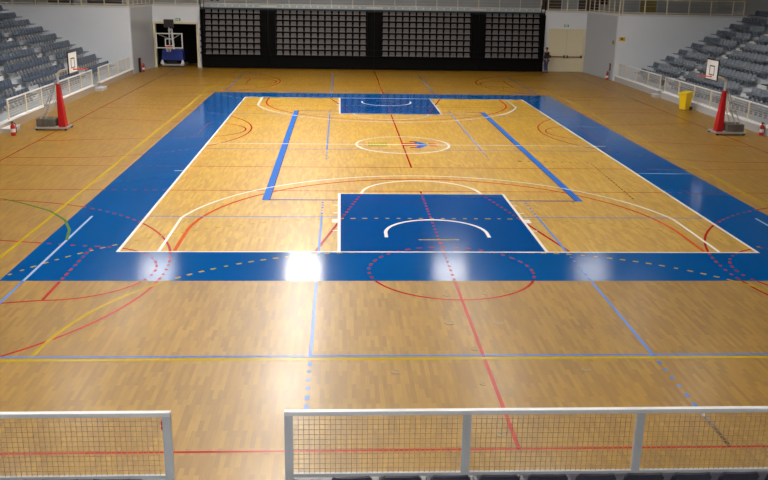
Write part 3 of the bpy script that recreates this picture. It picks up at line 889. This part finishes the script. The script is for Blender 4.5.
# ------------------------------------------------------------------ yellow wheelie bin
t = thing('wheelie_bin', 'yellow wheelie bin beside the right stand railing', 'bin', (15.32, 10.7, 0), math.radians(-60))
MB().hexa([(-.18, -.2, .04), (.18, -.2, .04), (.18, .16, .04), (-.18, .16, .04), (-.24, -.27, .86), (.24, -.27, .86), (.24, .24, .86), (-.24, .24, .86)]).build('body', M_BIN, t, bevel=.015)
MB().hexa([(-.255, -.3, .86), (.255, -.3, .86), (.255, .28, .86), (-.255, .28, .86), (-.24, -.28, .9), (.24, -.28, .9), (.22, .22, .96), (-.22, .22, .96)]).build('lid', M_BIN, t, bevel=.01)
MB().tube((-.2, .31, .88), (.2, .31, .88), .016, 8).build('handle', M_BIN, t)
for sx in (-.22, .22): MB().tube((sx - .03, .2, .1), (sx + .03, .2, .1), .1, 14).build('wheel', M_BLACKP, t)
MB().tube((-.2, .2, .1), (.2, .2, .1), .012, 6).build('axle', M_BLACKP, t)

# ------------------------------------------------------------------ extinguishers
def extinguisher(loc, label, rz=0):
    t = thing('fire_extinguisher', label, 'extinguisher', loc, rz, 'fire extinguishers along the walls')
    MB().lathe([(.085, 0), (.09, .02), (.09, .36), (.07, .43), (.03, .47), (.03, .5)], 16).build('cylinder', M_REDEXT, t, smooth=False)
    MB().lathe([(.0905, .14), (.092, .15), (.092, .27), (.0905, .28)], 16).build('label_band', M_WHITEP, t)
    MB().box(-.025, .025, -.1, .06, .5, .525).box(-.025, .025, -.12, .05, .545, .565).tube((0, 0, .49), (0, 0, .55), .02).build('valve_lever', M_BLACKP, t)
    MB().path([(.03, 0, .51), (.11, 0, .48), (.125, 0, .3), (.115, 0, .1)], .014, 6).build('hose', M_BLACKP, t)
    return t
extinguisher((-15.72, 26.9, 0.0), 'red fire extinguisher at the foot of the grey left corner wall')
extinguisher((15.58, 25.2, 0.0), 'red fire extinguisher at the foot of the grey right corner wall')
extinguisher((15.68, 2.95, 0.0), 'red fire extinguisher at right plinth behind the padded basket')
extinguisher((-15.3, 1.35, 0.0), 'red fire extinguisher at the left edge by the step block')
def wall_plate(name, label, cat, x0, x1, y0, y1, z0_, z1_, m, mark=None, parts=()):
    t = thing(name, label, cat, ((x0 + x1) / 2, (y0 + y1) / 2, (z0_ + z1_) / 2))
    hx, hy, hz = (x1 - x0) / 2, (y1 - y0) / 2, (z1_ - z0_) / 2
    MB().box(-hx, hx, -hy, hy, -hz, hz).build('plate', m, t)
    return t, hx, hy, hz
t, hx, hy, hz = wall_plate('hose_post', 'dark narrow post beside extinguisher on the left corner wall', 'post', -15.89, -15.77, 26.35, 26.6, 0.0, .95, M_BLACKP)
MB().box(hx, hx + .02, -hy * .6, hy * .6, -.1, .3).build('face_plate', M_REDEXT, t)
t, hx, hy, hz = wall_plate('extinguisher_sign', 'dark plate above extinguisher on the right corner wall', 'sign', 15.7, 15.73, 25.08, 25.34, .62, 1.1, mat('dark_olive_plate', lin((84, 84, 70)), .5))
MB().box(-hx - .004, -hx, -hy * .6, hy * .6, -.1, .1).build('pictogram', M_REDEXT, t)
t, hx, hy, hz = wall_plate('warning_sign', 'small yellow sign on the white right end wall', 'sign', 15.92, 16.32, YR - .03, YR, 2.62, 2.86, M_SIGNY)
MB().box(-hx * .5, hx * .2, -hy - .004, -hy, -hz * .4, hz * .5).build('pictogram', M_DOORB, t)
t, hx, hy, hz = wall_plate('warning_sign', 'small ochre sign on the grey right corner wall', 'sign', 15.725, 15.755, 24.9, 25.2, 2.35, 2.62, mat('ochre_sign', lin((170, 130, 50)), .5))
MB().box(-hx - .004, -hx, -hy * .5, hy * .5, -hz * .5, hz * .5).build('pictogram', M_DOORB, t)
for (x, z, lb) in ((-13.85, 3.32, 'green exit sign above the dark store opening'), (13.85, 3.28, 'green exit sign above the cream double door')):
    t, hx, hy, hz = wall_plate('exit_sign', lb, 'sign', x - .17, x + .17, YB - .04, YB, z - .08, z + .08, M_EXIT)
    MB().hexa([(-.14, -hy - .004, -.03), (.0, -hy - .004, -.03), (.0, -hy, -.03), (-.14, -hy, -.03), (-.14, -hy - .004, .03), (.0, -hy - .004, .03), (.0, -hy, .03), (-.14, -hy, .03)]).add([(0, -hy - .003, -.07), (.12, -hy - .003, 0), (0, -hy - .003, .07)], [(0, 1, 2)]).build('arrow', M_WHITEP, t)

# ------------------------------------------------------------------ person standing at the end of the folded stand
def person(loc, rz):
    P = thing('person', 'person in dark jacket and blue jeans beside the folded bleacher end', 'person', loc, rz)
    def skin(name, verts, edges, radii, m, parent, rootv=0, sub=2):
        me = bpy.data.meshes.new(name)
        me.from_pydata(verts, edges, [])
        o = bpy.data.objects.new(name, me); COL.objects.link(o); o.parent = parent
        md = o.modifiers.new('skin', 'SKIN')
        for i, r in enumerate(radii):
            me.skin_vertices[0].data[i].radius = r
        me.skin_vertices[0].data[rootv].use_root = True
        md.use_smooth_shade = True
        sb = o.modifiers.new('sub', 'SUBSURF'); sb.levels = sub; sb.render_levels = sub
        me.materials.append(m)
        return o
    # facing local -Y; continuous body: pelvis 0, spine, neck, head, arms, legs
    V = [(0, 0, .93), (0, .01, 1.12), (0, .02, 1.32), (0, .02, 1.46), (0, 0, 1.54), (0, -.01, 1.62), (0, -.02, 1.72),
         (-.18, .02, 1.42), (-.24, .03, 1.14), (-.2, -.08, .9), (-.19, -.1, .82),
         (.18, .02, 1.42), (.24, .03, 1.14), (.2, -.08, .9), (.19, -.1, .82),
         (-.1, 0, .86), (-.11, -.02, .5), (-.12, .02, .09), (-.13, -.12, .04),
         (.1, 0, .86), (.11, -.02, .5), (.12, .02, .09), (.13, -.12, .04)]
    E = [(0, 1), (1, 2), (2, 3), (3, 4), (4, 5), (5, 6), (3, 7), (7, 8), (8, 9), (9, 10), (3, 11), (11, 12), (12, 13), (13, 14),
         (0, 15), (15, 16), (16, 17), (17, 18), (0, 19), (19, 20), (20, 21), (21, 22)]
    R = [(.16, .11), (.15, .11), (.17, .12), (.12, .09), (.055, .055), (.075, .09), (.07, .085),
         (.065, .065), (.05, .05), (.04, .04), (.03, .045), (.065, .065), (.05, .05), (.04, .04), (.03, .045),
         (.09, .09), (.065, .065), (.045, .05), (.04, .035), (.09, .09), (.065, .065), (.045, .05), (.04, .035)]
    body = skin('body', V, E, R, M_SKIN, P)
    # jacket and jeans as slightly larger shells over the same joints
    jv = [(0, .01, .9), (0, .01, 1.12), (0, .02, 1.32), (0, .02, 1.47), (-.18, .02, 1.42), (-.24, .03, 1.14), (-.205, -.07, .92), (.18, .02, 1.42), (.24, .03, 1.14), (.205, -.07, .92)]
    je = [(0, 1), (1, 2), (2, 3), (3, 4), (4, 5), (5, 6), (3, 7), (7, 8), (8, 9)]
    jr = [(.19, .14), (.18, .14), (.2, .15), (.13, .11), (.085, .085), (.07, .07), (.055, .055), (.085, .085), (.07, .07), (.055, .055)]
    skin('jacket', jv, je, jr, M_JACKET, P)
    tv = [(0, 0, .93), (-.1, 0, .84), (-.11, -.02, .5), (-.12, .02, .1), (.1, 0, .84), (.11, -.02, .5), (.12, .02, .1)]
    te = [(0, 1), (1, 2), (2, 3), (0, 4), (4, 5), (5, 6)]
    tr = [(.17, .13), (.11, .11), (.085, .085), (.07, .075), (.11, .11), (.085, .085), (.07, .075)]
    skin('jeans', tv, te, tr, M_JEANS, P)
    # hair cap
    hm = MB(); ring = []
    prof = [(.02, 1.80), (.06, 1.785), (.09, 1.74), (.097, 1.68), (.09, 1.61)]
    vs, fs = [], []
    nseg = 14
    for (r, z) in prof:
        for k in range(nseg):
            a = 2 * PI * k / nseg
            cut = max(0, -math.sin(a)) * (.045 if z < 1.7 else 0)
            vs.append((r * .92 * math.cos(a), -.005 + r * 1.12 * math.sin(a) + cut * 1.6, z + cut * .6))
    for i in range(len(prof) - 1):
        for k in range(nseg): fs.append((i * nseg + k, i * nseg + (k + 1) % nseg, (i + 1) * nseg + (k + 1) % nseg, (i + 1) * nseg + k))
    fs.append(tuple(range(nseg)))
    hm.add(vs, fs).build('hair', M_HAIR, P, smooth=True)
    f = MB().hexa([(-.012, -.125, 1.655), (.012, -.125, 1.655), (.014, -.09, 1.65), (-.014, -.09, 1.65), (-.006, -.105, 1.7), (.006, -.105, 1.7), (.006, -.09, 1.7), (-.006, -.09, 1.7)])
    f.build('nose', M_SKIN, P)
    for sx in (-1, 1):
        MB().box(sx * .03 - .01, sx * .03 + .01, -.108, -.09, 1.695, 1.708).build('eye', M_BLACKP, P)
        MB().hexa([(sx * .13 - .04, -.17, 0), (sx * .13 + .04, -.17, 0), (sx * .13 + .04, .09, 0), (sx * .13 - .04, .09, 0), (sx * .13 - .035, -.15, .05), (sx * .13 + .035, -.15, .05), (sx * .12 + .045, .08, .1), (sx * .12 - .045, .08, .1)]).build('shoe', M_BLACKP, P, bevel=.012)
        hx_ = sx * .19
        hd = MB()
        for q in range(4):
            hd.tube((hx_ + (q - 1.5) * .005, -.135 + q * .022, .8), (hx_ + (q - 1.5) * .005, -.14 + q * .022, .735 - (.012 if q in (1, 2) else 0)), .009, 6)
        hd.tube((hx_ - sx * .01, -.145, .83), (hx_ - sx * .02, -.165, .775), .01, 6)
        hd.build('fingers', M_SKIN, P)
    MB().box(-.022, .022, -.108, -.1, 1.632, 1.64).build('mouth', mat('lips', lin((140, 70, 66)), .6), P)
    return P
person((12.42, 29.7, 0), math.radians(-70))
